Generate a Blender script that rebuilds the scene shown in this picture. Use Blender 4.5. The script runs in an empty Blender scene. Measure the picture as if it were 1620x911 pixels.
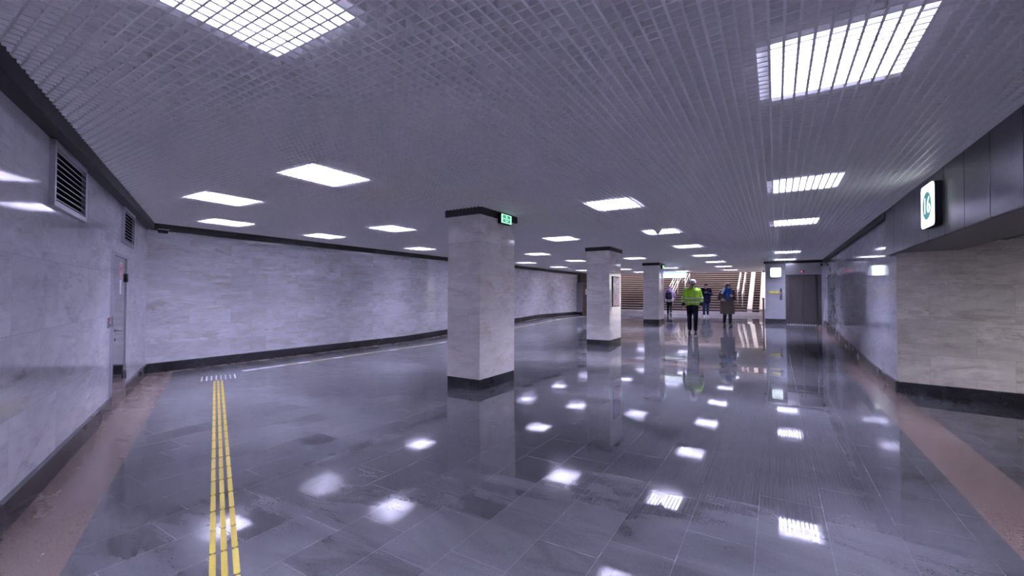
import bpy, bmesh, math, random
from mathutils import Vector, Matrix

random.seed(7)
D = bpy.data
SC = bpy.context.scene
C = SC.collection
PI = math.pi

# ------------------------------------------------------------------ camera, world, exposure
HC = 1.5276                     # eye height over the near floor
FPX = 678.6
YAW, PITCH, ROLL = .5514, .0157, .004
cam = D.objects.new('camera', D.cameras.new('camera'))
C.objects.link(cam)
cam.data.sensor_width = 36
cam.data.lens = FPX / 1620 * 36
cam.data.clip_start = .05
fh = Vector((-math.sin(YAW), math.cos(YAW), 0))
rt = Vector((math.cos(YAW), math.sin(YAW), 0))
fw = fh * math.cos(PITCH) + Vector((0, 0, 1)) * math.sin(PITCH)
up = rt.cross(fw)
cr_, sr_ = math.cos(ROLL), math.sin(ROLL)
X = rt * cr_ + up * sr_
Y = -rt * sr_ + up * cr_
Z = -fw
M = Matrix(((X.x, Y.x, Z.x, 0), (X.y, Y.y, Z.y, 0), (X.z, Y.z, Z.z, HC), (0, 0, 0, 1)))
cam.matrix_world = M
SC.camera = cam

w = D.worlds.new('world'); SC.world = w; w.use_nodes = True
bg = w.node_tree.nodes['Background']
bg.inputs[0].default_value = (1, .90, .93, 1)
bg.inputs[1].default_value = .50       # open sky over the stairs
SC.view_settings.view_transform = 'Standard'
SC.view_settings.look = 'None'
SC.view_settings.exposure = 2.75
SC.view_settings.gamma = 1
SC.view_settings.use_curve_mapping = False
try:
    SC.cycles.use_denoising = True
    SC.cycles.denoiser = 'OPENIMAGEDENOISE'
    SC.cycles.denoising_input_passes = 'RGB_ALBEDO_NORMAL'
    SC.cycles.use_adaptive_sampling = False
    SC.cycles.max_bounces = 12
    SC.cycles.diffuse_bounces = 8
    SC.cycles.sample_clamp_indirect = 2.0
    SC.cycles.sample_clamp_direct = 3.0
    SC.cycles.caustics_reflective = True
except Exception:
    pass

LAMP = (.69, .68, 1.04)
E_LAMP = 200.0

# ------------------------------------------------------------------ place constants
ZG = 2.868                      # underside of the open-cell ceiling
ZL = 2.926                      # diffusers of the lights lying on it
ZS = 3.45                       # slab
XR, XL = 1.53, -10.2            # right wall, long left wall
YE = 26.9                       # end of ceiling, stairs behind
WK = .44                        # slope of the angled left wall in plan
def wall_y(x): return 3.31 - WK * (x - XL)

def _soft(t, b=.3):
    if t <= -b: return 0.
    if t >= b: return t
    return (t + b) ** 2 / (4 * b)
def zf(x, y):
    return .009 * (max(min(x, 3.), XL) + 10.2) + .0385 * (_soft(y - 10.05) - _soft(y - 19.1))

# ------------------------------------------------------------------ node helpers
class NT:
    def __init__(s, name):
        s.m = D.materials.new(name); s.m.use_nodes = True
        s.t = s.m.node_tree; s.n = s.t.nodes; s.p = s.n['Principled BSDF']
    def new(s, typ, **kw):
        n = s.n.new(typ)
        for k, v in kw.items(): setattr(n, k, v)
        return n
    def link(s, a, b): s.t.links.new(a, b)
    def coord(s, kind='Object'):
        return s.new('ShaderNodeTexCoord').outputs[kind]
    def mapping(s, v, scale=(1, 1, 1), loc=(0, 0, 0), rot=(0, 0, 0)):
        n = s.new('ShaderNodeMapping'); n.inputs['Scale'].default_value = scale
        n.inputs['Location'].default_value = loc; n.inputs['Rotation'].default_value = rot
        s.link(v, n.inputs[0]); return n.outputs[0]
    def noise(s, v, scale, detail=4, rough=.55, dist=0):
        n = s.new('ShaderNodeTexNoise'); n.inputs['Scale'].default_value = scale
        n.inputs['Detail'].default_value = detail; n.inputs['Roughness'].default_value = rough
        n.inputs['Distortion'].default_value = dist
        if v is not None: s.link(v, n.inputs['Vector'])
        return n.outputs['Fac']
    def ramp(s, f, stops):
        n = s.new('ShaderNodeValToRGB'); e = n.color_ramp.elements
        while len(e) < len(stops): e.new(.5)
        for el, (p, c) in zip(e, stops):
            el.position = p; el.color = (c, c, c, 1) if not hasattr(c, '__len__') else (*c, 1)
        s.link(f, n.inputs[0]); return n.outputs[0]
    def math(s, op, a, b=None, c=None, clamp=False):
        n = s.new('ShaderNodeMath', operation=op); n.use_clamp = clamp
        for i, v in enumerate((a, b, c)):
            if v is None: continue
            if isinstance(v, (int, float)): n.inputs[i].default_value = v
            else: s.link(v, n.inputs[i])
        return n.outputs[0]
    def mix(s, f, a, b, mode='MIX'):
        n = s.new('ShaderNodeMix', data_type='RGBA', blend_type=mode)
        for i, v in ((0, f), (6, a), (7, b)):
            if isinstance(v, (int, float)): n.inputs[i].default_value = v
            elif isinstance(v, tuple): n.inputs[i].default_value = (*v, 1)
            else: s.link(v, n.inputs[i])
        return n.outputs[2]
    def sep(s, v):
        n = s.new('ShaderNodeSeparateXYZ'); s.link(v, n.inputs[0]); return n.outputs
    def comb(s, x, y, z=0.):
        n = s.new('ShaderNodeCombineXYZ')
        for i, v in enumerate((x, y, z)):
            if isinstance(v, (int, float)): n.inputs[i].default_value = v
            else: s.link(v, n.inputs[i])
        return n.outputs[0]
    def bump(s, h, strength, dist=.01):
        n = s.new('ShaderNodeBump'); n.inputs['Strength'].default_value = strength
        n.inputs['Distance'].default_value = dist; s.link(h, n.inputs['Height'])
        s.link(n.outputs[0], s.p.inputs['Normal'])

def simple(name, col, rough=.5, metal=0., spec=.5, var=.12, scale=18., coat=0.):
    t = NT(name)
    f = t.noise(t.coord('Object'), scale, 3)
    a = tuple(c * (1 - var) for c in col); b = tuple(min(1, c * (1 + var)) for c in col)
    t.link(t.mix(f, a, b), t.p.inputs['Base Color'])
    t.p.inputs['Roughness'].default_value = rough
    t.p.inputs['Metallic'].default_value = metal
    t.p.inputs['Specular IOR Level'].default_value = spec
    t.p.inputs['Coat Weight'].default_value = coat
    return t.m

def emit(name, col, strength, base=(.8, .8, .8)):
    t = NT(name)
    t.p.inputs['Base Color'].default_value = (*base, 1)
    t.p.inputs['Emission Color'].default_value = (*col, 1)
    t.p.inputs['Emission Strength'].default_value = strength * (1. if strength > 20 else .31)   # lit signs and screens
    return t.m

def marble(name, c1, c2, vein, pw=1.0, ph=.53, swap=False, rough=.12, seed=0., tv=.16, jf=.6):
    """polished marble slabs; local x along the face, local z up"""
    t = NT(name)
    co = t.coord('Object'); x, y, z = t.sep(co)
    if swap: x = t.math('ADD', x, y)
    uv = t.comb(t.math('ADD', x, seed), t.math('ADD', z, -.19), 0.)
    br = t.new('ShaderNodeTexBrick'); br.offset = .43; br.offset_frequency = 2
    br.inputs['Color1'].default_value = (0, 0, 0, 1); br.inputs['Color2'].default_value = (1, 1, 1, 1)
    br.inputs['Mortar'].default_value = (.5, .5, .5, 1)
    br.inputs['Scale'].default_value = 1; br.inputs['Mortar Size'].default_value = .0022
    br.inputs['Mortar Smooth'].default_value = .3
    br.inputs['Brick Width'].default_value = pw; br.inputs['Row Height'].default_value = ph
    t.link(uv, br.inputs['Vector'])
    cell = t.sep(br.outputs['Color'])[0]
    # veining shifts from slab to slab
    off = t.math('MULTIPLY', cell, 7.)
    v3 = t.comb(t.math('ADD', x, off), t.math('ADD', y, off), t.math('ADD', z, t.math('MULTIPLY', off, .6)))
    n1 = t.noise(t.mapping(v3, (1.2, 1.2, 2.4)), 1.6, 6, .62, .6)
    n2 = t.noise(t.mapping(v3, (.8, .8, 2.2), rot=(0, .5, 0)), 2.3, 8, .7, .35)
    n3 = t.noise(t.mapping(v3, (.5, .5, 2.8), rot=(0, .35, 0)), 2.0, 5, .6, .5)
    vv = t.math('ABSOLUTE', t.math('SUBTRACT', n3, .5))
    vm = t.math('MULTIPLY', t.ramp(vv, [(0, 1.), (.02, .45), (.10, 0.)]), t.ramp(n1, [(.45, 0.), (.65, 1.)]))
    vm = t.math('ADD', vm, t.math('MULTIPLY', t.ramp(n2, [(.44, 0.), (.70, 1.)]), .75), clamp=True)
    base = t.mix(t.ramp(n1, [(.3, 0.), (.72, 1.)]), c1, c2)
    tone = t.math('ADD', t.math('MULTIPLY', cell, tv), 1.0 - tv * .6)
    base = t.mix(1., base, t.comb(tone, tone, tone), 'MULTIPLY')
    base = t.mix(t.math('MULTIPLY', vm, .78), base, vein)
    base = t.mix(t.math('MULTIPLY', br.outputs['Fac'], jf), base, tuple(q * .62 for q in c1))
    t.link(base, t.p.inputs['Base Color'])
    r = t.ramp(t.noise(co, 3.5, 4), [(.3, rough * .7), (.8, rough * 1.7)])
    t.link(r, t.p.inputs['Roughness'])
    t.bump(t.noise(co, 1.3, 2), .02, .02)
    return t.m

M_WALL = marble('marble_cool', (.62, .62, .685), (.78, .78, .85), (.42, .42, .45), rough=.07)
M_WALLB = marble('marble_cool_long', (.60, .60, .655), (.80, .80, .865), (.38, .35, .33), pw=.78, ph=.36, seed=3., rough=.09, tv=.2, jf=.35)
M_WALLR = marble('marble_right', (.46, .46, .51), (.62, .62, .68), (.32, .32, .35), pw=1.1, ph=.53, seed=5., rough=.045)
M_PIER = marble('marble_pier', (.11, .11, .12), (.155, .155, .17), (.085, .085, .09), pw=3., ph=.53, seed=2., rough=.12)
M_COL = marble('marble_column', (.78, .755, .73), (.92, .90, .88), (.56, .49, .43), pw=3., ph=.526, swap=True, seed=.4, rough=.06)
M_BEIGE = marble('marble_beige', (.42, .40, .375), (.60, .575, .54), (.27, .24, .20), pw=.8, ph=.5, rough=.22, seed=8., tv=.22)
M_PALE = marble('stone_pale', (.62, .57, .57), (.74, .69, .70), (.55, .5, .5), pw=1.2, ph=.6, rough=.35)

def granite(name, c1, c2, rough=.16):
    t = NT(name); co = t.coord('Object')
    f = t.noise(co, 90, 4, .7)
    g = t.noise(co, 2.5, 4)
    a = t.mix(t.ramp(f, [(.38, 0.), (.66, 1.)]), c1, c2)
    a = t.mix(t.math('MULTIPLY', g, .5), a, c1)
    t.link(a, t.p.inputs['Base Color'])
    t.link(t.ramp(g, [(.3, rough * .7), (.8, rough * 1.6)]), t.p.inputs['Roughness'])
    t.p.inputs['Specular IOR Level'].default_value = .3
    return t.m
M_BASE = granite('granite_plinth', (.0055, .0052, .0062), (.013, .0125, .0138), .22)
M_STEP = granite('granite_lit_step', (.24, .195, .195), (.42, .34, .34), .4)  # treads: same brown granite, light from above put into a paler colour
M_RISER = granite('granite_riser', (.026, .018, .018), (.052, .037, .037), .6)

def floor_mat():
    t = NT('granite_floor'); co = t.coord('Object'); x, y, z = t.sep(co)
    uv = t.comb(t.math('ADD', y, .53 + 5.6), t.math('ADD', x, .105 + .367 * 40), 0.)
    br = t.new('ShaderNodeTexBrick'); br.offset = .64; br.offset_frequency = 2
    br.inputs['Color1'].default_value = (0, 0, 0, 1); br.inputs['Color2'].default_value = (1, 1, 1, 1)
    br.inputs['Scale'].default_value = 1; br.inputs['Mortar Size'].default_value = .0022
    br.inputs['Mortar Smooth'].default_value = .4
    br.inputs['Brick Width'].default_value = .56; br.inputs['Row Height'].default_value = .367
    t.link(uv, br.inputs['Vector'])
    cell = t.sep(br.outputs['Color'])[0]
    grain = t.noise(co, 130, 2, .5)
    cloud = t.noise(co, 1.1, 5, .6, .8)
    smear = t.noise(t.mapping(co, (.55, 1.9, 1), rot=(0, 0, .42)), 1.5, 4, .55, 1.4)
    dark = t.mix(t.ramp(grain, [(.35, 0.), (.7, 1.)]), (.0105, .0105, .0113), (.0160, .0160, .0174))
    tone = t.math('ADD', t.math('MULTIPLY', cell, .55), .72)
    dark = t.mix(1., dark, t.comb(tone, tone, tone), 'MULTIPLY')
    dusty = t.ramp(smear, [(.38, 0.), (.78, 1.)])
    dark = t.mix(t.math('MULTIPLY', dusty, .5), dark, (.040, .040, .0425))
    # brown granite borders: along the right wall and along the angled left wall
    b1 = t.math('MULTIPLY', t.math('GREATER_THAN', x, 1.135), t.math('LESS_THAN', x, 1.555))
    dist = t.math('MULTIPLY', t.math('SUBTRACT', t.math('ADD', y, t.math('MULTIPLY', x, WK)), 3.31 + WK * XL), 1 / math.hypot(1, WK))
    b2 = t.math('LESS_THAN', dist, .43)
    b3 = t.math('LESS_THAN', x, XL + .30)
    band = t.math('MAXIMUM', t.math('MAXIMUM', b1, b2), b3)
    brown = t.mix(t.ramp(grain, [(.35, 0.), (.7, 1.)]), (.028, .0205, .0175), (.044, .033, .028))
    col = t.mix(band, dark, brown)
    joint = t.math('MULTIPLY', br.outputs['Fac'], t.math('SUBTRACT', 1., band))
    col = t.mix(t.math('MULTIPLY', joint, .45), col, (.062, .06, .064))
    t.link(col, t.p.inputs['Base Color'])
    wet = t.ramp(cloud, [(.35, 0.), (.62, 1.)])
    r = t.math('ADD', t.math('MULTIPLY', dusty, .05), t.math('MULTIPLY', t.math('SUBTRACT', 1., wet), .012))
    r = t.math('ADD', r, .010)
    patch = t.noise(t.mapping(co, (1., 1.5, 1), rot=(0, 0, .5)), 2.6, 5, .65, .9)
    r = t.math('ADD', r, t.math('MULTIPLY', t.ramp(patch, [(.50, 0.), (.68, 1.)]), .085))
    dry = t.ramp(t.math('ADD', t.math('MULTIPLY', x, -.11), t.math('MULTIPLY', t.math('SUBTRACT', cloud, .5), 1.2)), [(.15, 0.), (.95, 1.)])
    r = t.math('ADD', r, t.math('MULTIPLY', dry, .14))
    r = t.math('ADD', r, t.math('MULTIPLY', band, .10))
    r = t.math('ADD', r, t.math('MULTIPLY', joint, .2))
    t.link(r, t.p.inputs['Roughness'])
    t.p.inputs['IOR'].default_value = 1.16; t.p.inputs['Specular IOR Level'].default_value = .5
    h = t.math('ADD', t.math('MULTIPLY', t.noise(co, .9, 2), 1.), t.math('MULTIPLY', t.math('MULTIPLY', joint, -1.), .12))
    h = t.math('ADD', h, t.math('MULTIPLY', cell, .02))
    t.bump(h, .06, .012)
    return t.m
M_FLOOR = floor_mat()

def brushed(name, col, rough, stretch=(2, 2, 90), metal=1.):
    t = NT(name); co = t.coord('Object')
    f = t.noise(t.mapping(co, stretch), 6, 4, .6)
    t.link(t.mix(f, tuple(c * .85 for c in col), tuple(min(1, c * 1.12) for c in col)), t.p.inputs['Base Color'])
    t.p.inputs['Metallic'].default_value = metal
    t.link(t.ramp(f, [(.2, rough * .8), (.8, rough * 1.25)]), t.p.inputs['Roughness'])
    return t.m
M_FASCIA = brushed('fascia_metal', (.085, .085, .10), .30, (60, 60, 2), .85)
M_STEEL = brushed('steel_brushed', (.50, .49, .50), .22)
M_STEELD = brushed('steel_dark', (.075, .069, .067), .32)
M_MIRROR = brushed('steel_polished', (.52, .52, .55), .09, (40, 40, 2))
M_GRID = simple('grid_paint', (.88, .87, .87), .40, .0, .5, .04)
M_TRIM = simple('trim_dark', (.022, .0215, .021), .55, 0, .25, .15, 6)
M_SLAB = simple('slab_grey', (.05, .05, .053), .9, 0, .2, .1, 3)
M_BLACK = simple('black_plastic', (.003, .003, .0035), .45, 0, .25)
M_WHITEP = simple('white_paint', (.75, .75, .76), .4)
M_HOUS = simple('housing_grey', (.55, .55, .56), .6, 0, .3, .03)
M_VENT = brushed('vent_metal', (.46, .46, .50), .35, (2, 2, 40), .7)
M_VOID = simple('duct_dark', (.006, .006, .007), .9, 0, .1)
M_LAMP = emit('lamp_diffuser', LAMP, E_LAMP)
M_YEL = simple('tactile_yellow', (.25, .19, .012), .38, 0, .5, .14, 30)
M_YELW = simple('tactile_wet_sheen', (.25, .22, .13), .3, 0, .5, .2, 12)  # same yellow bars, wet sheen mixed into the colour
M_TWHITE = simple('tactile_white', (.50, .50, .52), .3, 0, .5, .08, 30)
M_STUD = simple('tactile_steel', (.62, .62, .62), .3, .6, .5, .08, 30)

# ------------------------------------------------------------------ mesh helpers
class MB:
    def __init__(s): s.bm = bmesh.new()
    def box(s, lo, hi, bevel=0.):
        a, b = Vector(lo), Vector(hi)
        r = bmesh.ops.create_cube(s.bm, size=1, matrix=Matrix.Translation((a + b) / 2) @ Matrix.Diagonal((*(b - a), 1)))
        if bevel:
            es = list({e for v in r['verts'] for e in v.link_edges})
            bmesh.ops.bevel(s.bm, geom=es, offset=bevel, segments=2, affect='EDGES', profile=.6)
        return s
    def fastbox(s, lo, hi):
        x0, y0, z0 = lo; x1, y1, z1 = hi
        v = [s.bm.verts.new(p) for p in ((x0, y0, z0), (x1, y0, z0), (x1, y1, z0), (x0, y1, z0), (x0, y0, z1), (x1, y0, z1), (x1, y1, z1), (x0, y1, z1))]
        for f in ((3, 2, 1, 0), (4, 5, 6, 7), (0, 1, 5, 4), (1, 2, 6, 5), (2, 3, 7, 6), (3, 0, 4, 7)):
            s.bm.faces.new([v[i] for i in f])
        return s
    def prism(s, pts, z0, z1, axis='z'):
        def mk(p, q):
            return {'z': (p[0], p[1], q), 'y': (p[0], q, p[1]), 'x': (q, p[0], p[1])}[axis]
        a = [s.bm.verts.new(mk(p, z0)) for p in pts]; b = [s.bm.verts.new(mk(p, z1)) for p in pts]
        n = len(pts)
        s.bm.faces.new(a[::-1]); s.bm.faces.new(b)
        for i in range(n): s.bm.faces.new((a[i], a[(i + 1) % n], b[(i + 1) % n], b[i]))
        bmesh.ops.recalc_face_normals(s.bm, faces=s.bm.faces[:])
        return s
    def tube(s, pts, r, seg=10):
        pts = [Vector(p) for p in pts]; rings = []
        for i, p in enumerate(pts):
            d = (pts[min(i + 1, len(pts) - 1)] - pts[max(i - 1, 0)]).normalized()
            q = d.to_track_quat('Z', 'Y'); rr = r[i] if hasattr(r, '__len__') else r
            rings.append([s.bm.verts.new(p + q @ Vector((rr * math.cos(2 * PI * k / seg), rr * math.sin(2 * PI * k / seg), 0))) for k in range(seg)])
        for a, b in zip(rings, rings[1:]):
            for k in range(seg): s.bm.faces.new((a[k], a[(k + 1) % seg], b[(k + 1) % seg], b[k]))
        s.bm.faces.new(rings[0][::-1]); s.bm.faces.new(rings[-1])
        return s
    def lathe(s, prof, c=(0, 0, 0), seg=24, axis='z'):
        c = Vector(c); rings = []
        for r, h in prof:
            ring = []
            for k in range(seg):
                a = 2 * PI * k / seg; u, v = r * math.cos(a), r * math.sin(a)
                p = {'z': (u, v, h), 'y': (u, h, v), 'x': (h, u, v)}[axis]
                ring.append(s.bm.verts.new(c + Vector(p)))
            rings.append(ring)
        for a, b in zip(rings, rings[1:]):
            for k in range(seg): s.bm.faces.new((a[k], a[(k + 1) % seg], b[(k + 1) % seg], b[k]))
        s.bm.faces.new(rings[0][::-1]); s.bm.faces.new(rings[-1])
        bmesh.ops.recalc_face_normals(s.bm, faces=s.bm.faces[:])
        return s
    def ball(s, c, r, sc=(1, 1, 1), seg=16):
        bmesh.ops.create_uvsphere(s.bm, u_segments=seg, v_segments=seg // 2 + 2, radius=r, matrix=Matrix.Translation(c) @ Matrix.Diagonal((*sc, 1)))
        return s
    def cap(s, a, ra, b, rb, seg=14):
        """tapered capsule"""
        a, b = Vector(a), Vector(b)
        s.ball(a, ra, seg=seg); s.ball(b, rb, seg=seg)
        if (b - a).length > 1e-4: s.tube([a, b], [ra, rb], seg)
        return s
    def build(s, name, mat, parent=None, smooth=False, loc=None, rotz=0.):
        me = D.meshes.new(name); s.bm.normal_update(); s.bm.to_mesh(me); s.bm.free()
        o = D.objects.new(name, me); C.objects.link(o)
        for m in (mat if isinstance(mat, (list, tuple)) else [mat]): me.materials.append(m)
        if smooth:
            for p in me.polygons: p.use_smooth = True
        if parent is not None: o.parent = parent
        if loc is not None: o.location = loc
        if rotz: o.rotation_euler = (0, 0, rotz)
        return o

def empty(name, loc, rotz=0.):
    o = D.objects.new(name, None); C.objects.link(o); o.location = loc; o.rotation_euler = (0, 0, rotz)
    o.empty_display_size = .1
    return o
def tag(o, label=None, cat=None, group=None, kind=None):
    if label: o['label'] = label
    if cat: o['category'] = cat
    if group: o['group'] = group
    if kind: o['kind'] = kind
    return o
def copy_tree(o, parent=None):
    c = o.copy(); C.objects.link(c)
    if parent is not None: c.parent = parent
    for ch in list(o.children): copy_tree(ch, c)
    return c
def struct(o, label=None): return tag(o, label, None, None, 'structure')

def text_mesh(name, body, size, mat, parent, depth=.002):
    cu = D.curves.new(name, 'FONT'); cu.body = body; cu.size = size; cu.extrude = depth
    cu.align_x = 'CENTER'; cu.align_y = 'CENTER'
    tmp = D.objects.new(name + '_curve', cu); C.objects.link(tmp)
    dg = bpy.context.evaluated_depsgraph_get(); dg.update()
    me = D.meshes.new_from_object(tmp.evaluated_get(dg))
    D.objects.remove(tmp); D.curves.remove(cu)
    me.materials.clear(); me.materials.append(mat)
    o = D.objects.new(name, me); C.objects.link(o); o.parent = parent
    return o

# ================================================================== SETTING
# ---- floor (level near, ramp from y=10 to y=19, level again)
ys = [-3.2, 0, 3, 6, 9, 9.5] + [9.7 + .05 * i for i in range(15)] + [10.6, 11.5, 13, 15, 17, 18.4] + [18.75 + .05 * i for i in range(15)] + [19.6, 20.5, 22, 24, YE + .1]
xs = [XL - .15, -8, -6, -4, -2, 0, 1.5, 3., 5., 7.2]
bm = bmesh.new()
grid = [[bm.verts.new((x, y, zf(x, y))) for x in xs] for y in ys]
for j in range(len(ys) - 1):
    for i in range(len(xs) - 1):
        bm.faces.new((grid[j][i], grid[j][i + 1], grid[j + 1][i + 1], grid[j + 1][i]))
fl = MB(); fl.bm.free(); fl.bm = bm
struct(fl.build('floor', M_FLOOR, smooth=True), 'dark grey polished granite tile floor, wet in places, with brown border bands')

# ---- walls (local x along the wall, local y = thickness away from the room)
def wall(name, p0, p1, z0, z1, mat, thick=.25, label=None, h_local=0.):
    """p0 -> p1 with the room on the LEFT side of the direction; local x runs from p0"""
    p0, p1 = Vector((*p0, 0)), Vector((*p1, 0)); d = p1 - p0; a = math.atan2(d.y, d.x)
    o = MB().box((0, -thick, z0), (d.length, 0, z1)).build(name, mat, loc=(p0.x, p0.y, 0), rotz=a)
    return struct(o, label)
def strip(name, p0, p1, z0, z1, out, mat, bev=.004, label=None, zend=None):
    """a bar on the face of a wall, standing out into the room; zend lifts the far end"""
    p0, p1 = Vector((*p0, 0)), Vector((*p1, 0)); d = p1 - p0; a = math.atan2(d.y, d.x)
    mb = MB()
    L = d.length
    def zat(u):
        p = p0 + d * u; return zf(p.x, p.y)
    if zend is None:
        mb.box((0, -.01, z0), (L, out, z1), bev)
    else:
        n = max(2, int(L / .6)); prev = None
        for i in range(n + 1):
            z = zat(i / n)
            q = [mb.bm.verts.new((L * i / n, yy, z + zz)) for yy, zz in ((-.01, z0), (out, z0), (out, z1), (-.01, z1))]
            if prev:
                for k in range(4): mb.bm.faces.new((prev[k], prev[(k + 1) % 4], q[(k + 1) % 4], q[k]))
            else: mb.bm.faces.new(q)
            prev = q
        mb.bm.faces.new(prev[::-1]); bmesh.ops.recalc_face_normals(mb.bm, faces=mb.bm.faces[:])
    return struct(mb.build(name, mat, loc=(p0.x, p0.y, 0), rotz=a), label)

A0 = (XR + .2, wall_y(XR + .2)); A1 = (XL, 3.31)
wall('wall_left', A1, A0, -.15, ZS, M_WALL, label='angled bluish marble wall with steel door and vents')
wall('wall_back', (XL, YE + .3), (XL, 3.2), -.15, ZS, M_WALLB, label='long pale marble wall running back to the stairs')
wall('wall_right', (XR, 8.41), (XR, 22.5), -.15, ZS, M_WALLR, label='polished grey marble wall leading to the lift')
wall('wall_near', (XR, -2.0), (XR, 2.2), -.15, ZS, M_WALLR)
SD = Vector((1.18, -.24, 0)).normalized()
S1 = (XR + SD.x * 5.6, 8.41 + SD.y * 5.6)
wall('wall_side', S1, (XR, 8.41), -.15, ZS, M_BEIGE, label='beige grey marble wall of the side passage')
wall('wall_passage_near', (XR, 2.2), (7.1, 2.2), -.15, ZS, M_BEIGE)
wall('wall_passage_end', (7.05, 2.0), (7.05, 7.6), -.15, ZS, M_BEIGE)
# slab over everything
struct(MB().box((XL - .3, -2.6, ZS), (7.4, YE + .1, ZS + .2)).build('ceiling_slab', M_SLAB), 'grey concrete slab above the open grid')

# skirting plinths
strip('baseboard_left', (XL + .02, wall_y(XL + .02)), (-7.99, wall_y(-7.99)), -.05, .185, .035, M_BASE, zend=1)
strip('baseboard_left_near', (-7.03, wall_y(-7.03)), (XR, wall_y(XR)), -.05, .185, .035, M_BASE, zend=1)
strip('baseboard_back', (XL, 23.9), (XL, 3.33), -.05, .185, .035, M_BASE, zend=1)
strip('baseboard_right', (XR, 8.40), (XR, 19.5), -.05, .17, .03, M_BASE, zend=1)
strip('baseboard_side', S1, (XR - .02, 8.414), -.05, .165, .03, M_BASE, zend=1)
# dark cornice between walls and grid
strip('trim_left', (XL + .1, wall_y(XL + .1)), A0, ZG - .125, ZG + .02, .11, M_TRIM)
strip('trim_back', (XL, YE), (XL, 3.36), ZG - .125, ZG + .02, .11, M_TRIM)
strip('trim_right', (XR, 8.86), (XR, 19.5), ZG - .10, ZG + .02, .06, M_TRIM)

# ---- open-cell ceiling: blades both ways, clipped to the plan of the hall
px_, py_, bh = .068, .0616, .052
COLS = [(-4.50, -3.86, 5.34, 6.36), (-4.58, -3.92, 11.5, 12.55), (-4.72, -4.08, 18.15, 19.05)]
g = MB()
XG0, XG1, YG1 = XL + .1, XR - .05, YE - .02
k = 0
x = -.025 - px_ * math.floor((-.025 - XG0) / px_)
while x < XG1:
    y0 = wall_y(x) + .11
    cut = y0
    for cx0, cx1, cy0, cy1 in COLS:
        if cx0 - .04 < x < cx1 + .04:
            g.fastbox((x - .0068, cut, ZG), (x + .0068, cy0 - .036, ZG + bh)); cut = cy1 + .036
    g.fastbox((x - .0068, cut, ZG), (x + .0068, YG1, ZG + bh)); x += px_
y = 3.083 - py_ * math.floor((3.083 + 1.75) / py_)
while y < YG1:
    xa = max(XG0, XL + (3.31 - y + .11) / WK)
    xb = XG1
    if xa < XG1 - .05:
        for cx0, cx1, cy0, cy1 in COLS:
            if cy0 - .04 < y < cy1 + .04:
                g.fastbox((xa, y - .0052, ZG + .0006), (cx0 - .036, y + .0052, ZG + bh - .0006)); xa = cx1 + .036
        g.fastbox((xa, y - .0052, ZG + .0006), (xb, y + .0052, ZG + bh - .0006))
    y += py_
struct(g.build('ceiling', M_GRID), 'grey open-cell grid ceiling')

# ---- fascia over the side passage: brushed metal cassettes
fa = empty('trim_fascia', (1.479, 5.5, 2.165)); struct(fa, 'dark brushed metal fascia over the side passage')
MB().box((.012, -3.3, .01), (.045, 3.35, .70)).build('backing', M_BLACK, fa)
yy = 8.85 - 5.5
for i in range(12):
    y1 = yy - i * .555; y0 = y1 - .555
    MB().box((0, y0 + .004, 0), (.02, y1 - .004, .70), .003).build('panel', M_FASCIA, fa)
# lintel and lower ceiling of the passage
struct(MB().box((1.535, 2.2, 2.172), (2.16, 8.37, ZS)).build('trim_lintel', simple('plaster_grey', (.19, .183, .178), .8, 0, .3, .08, 4)), 'grey underside of the lintel')
struct(MB().box((2.16, 2.2, 2.285), (7.1, 8.4, 2.42)).build('ceiling_passage', simple('plaster_dim', (.30, .29, .285), .8, 0, .3, .08, 4)), 'plain low ceiling of the side passage')
struct(MB().box((2.17, 2.25, 2.265), (2.55, 8.05, 2.29)).build('trim_slit_shade', M_TRIM))  # dark strip painted as the shade in the ceiling slit

# ---- stairs at the far end
ST = empty('stairs', (0, YE, 0)); struct(ST, 'dark brown granite stairs with pale ramps rising to the street')
XS0, XS1 = -11.5, -.2
zb = .46
MB().box((XS0, 0.05, zb - .3), (XS1, .48, zb + .15), .006).build('landing', M_PALE, ST)
NS, TR, RS = 24, .33, .148
for i in range(NS):
    y0 = .42 + TR * i; z0 = zb + .15 + RS * i
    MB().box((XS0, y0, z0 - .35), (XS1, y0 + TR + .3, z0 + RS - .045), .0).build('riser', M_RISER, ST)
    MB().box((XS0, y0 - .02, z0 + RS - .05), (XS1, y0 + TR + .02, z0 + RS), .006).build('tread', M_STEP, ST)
def ramp(x0, x1, lift):
    L = NS * TR
    pts = [(.40, zb + .0), (.40, zb + .20 + lift), (.42 + L, zb + .20 + lift + NS * RS), (.42 + L, zb)]
    return MB().prism([(p[0], p[1]) for p in pts], x0, x1, 'x').build('ramp', M_PALE, ST)
ramp(-1.37, -1.13, .12); ramp(-.78, -.20, .12)
# side walls of the stair well and wall beside it
wall('wall_stair_left', (XS0, YE + 10), (XS0, YE + .1), 0, 4.6, M_PALE)
wall('wall_stair_right', (-.2, YE + .1), (-.2, YE + 10), 0, 4.6, M_PALE)
wall('wall_stair_top', (-.0, YE + 9), (XS0 - .2, YE + 9), 0, 5.2, M_PALE)
wall('wall_end', (-9.72, YE - .4), (XL - .1, YE - .4), -.1, ZS, M_PALE, label='pale wall beside the foot of the stairs')
struct(MB().box((XS0 - .05, YE - .0, ZG - .03), (.4, YE + .28, 4.3)).build('trim_header', M_PALE), 'pale header above the stairs')

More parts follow.
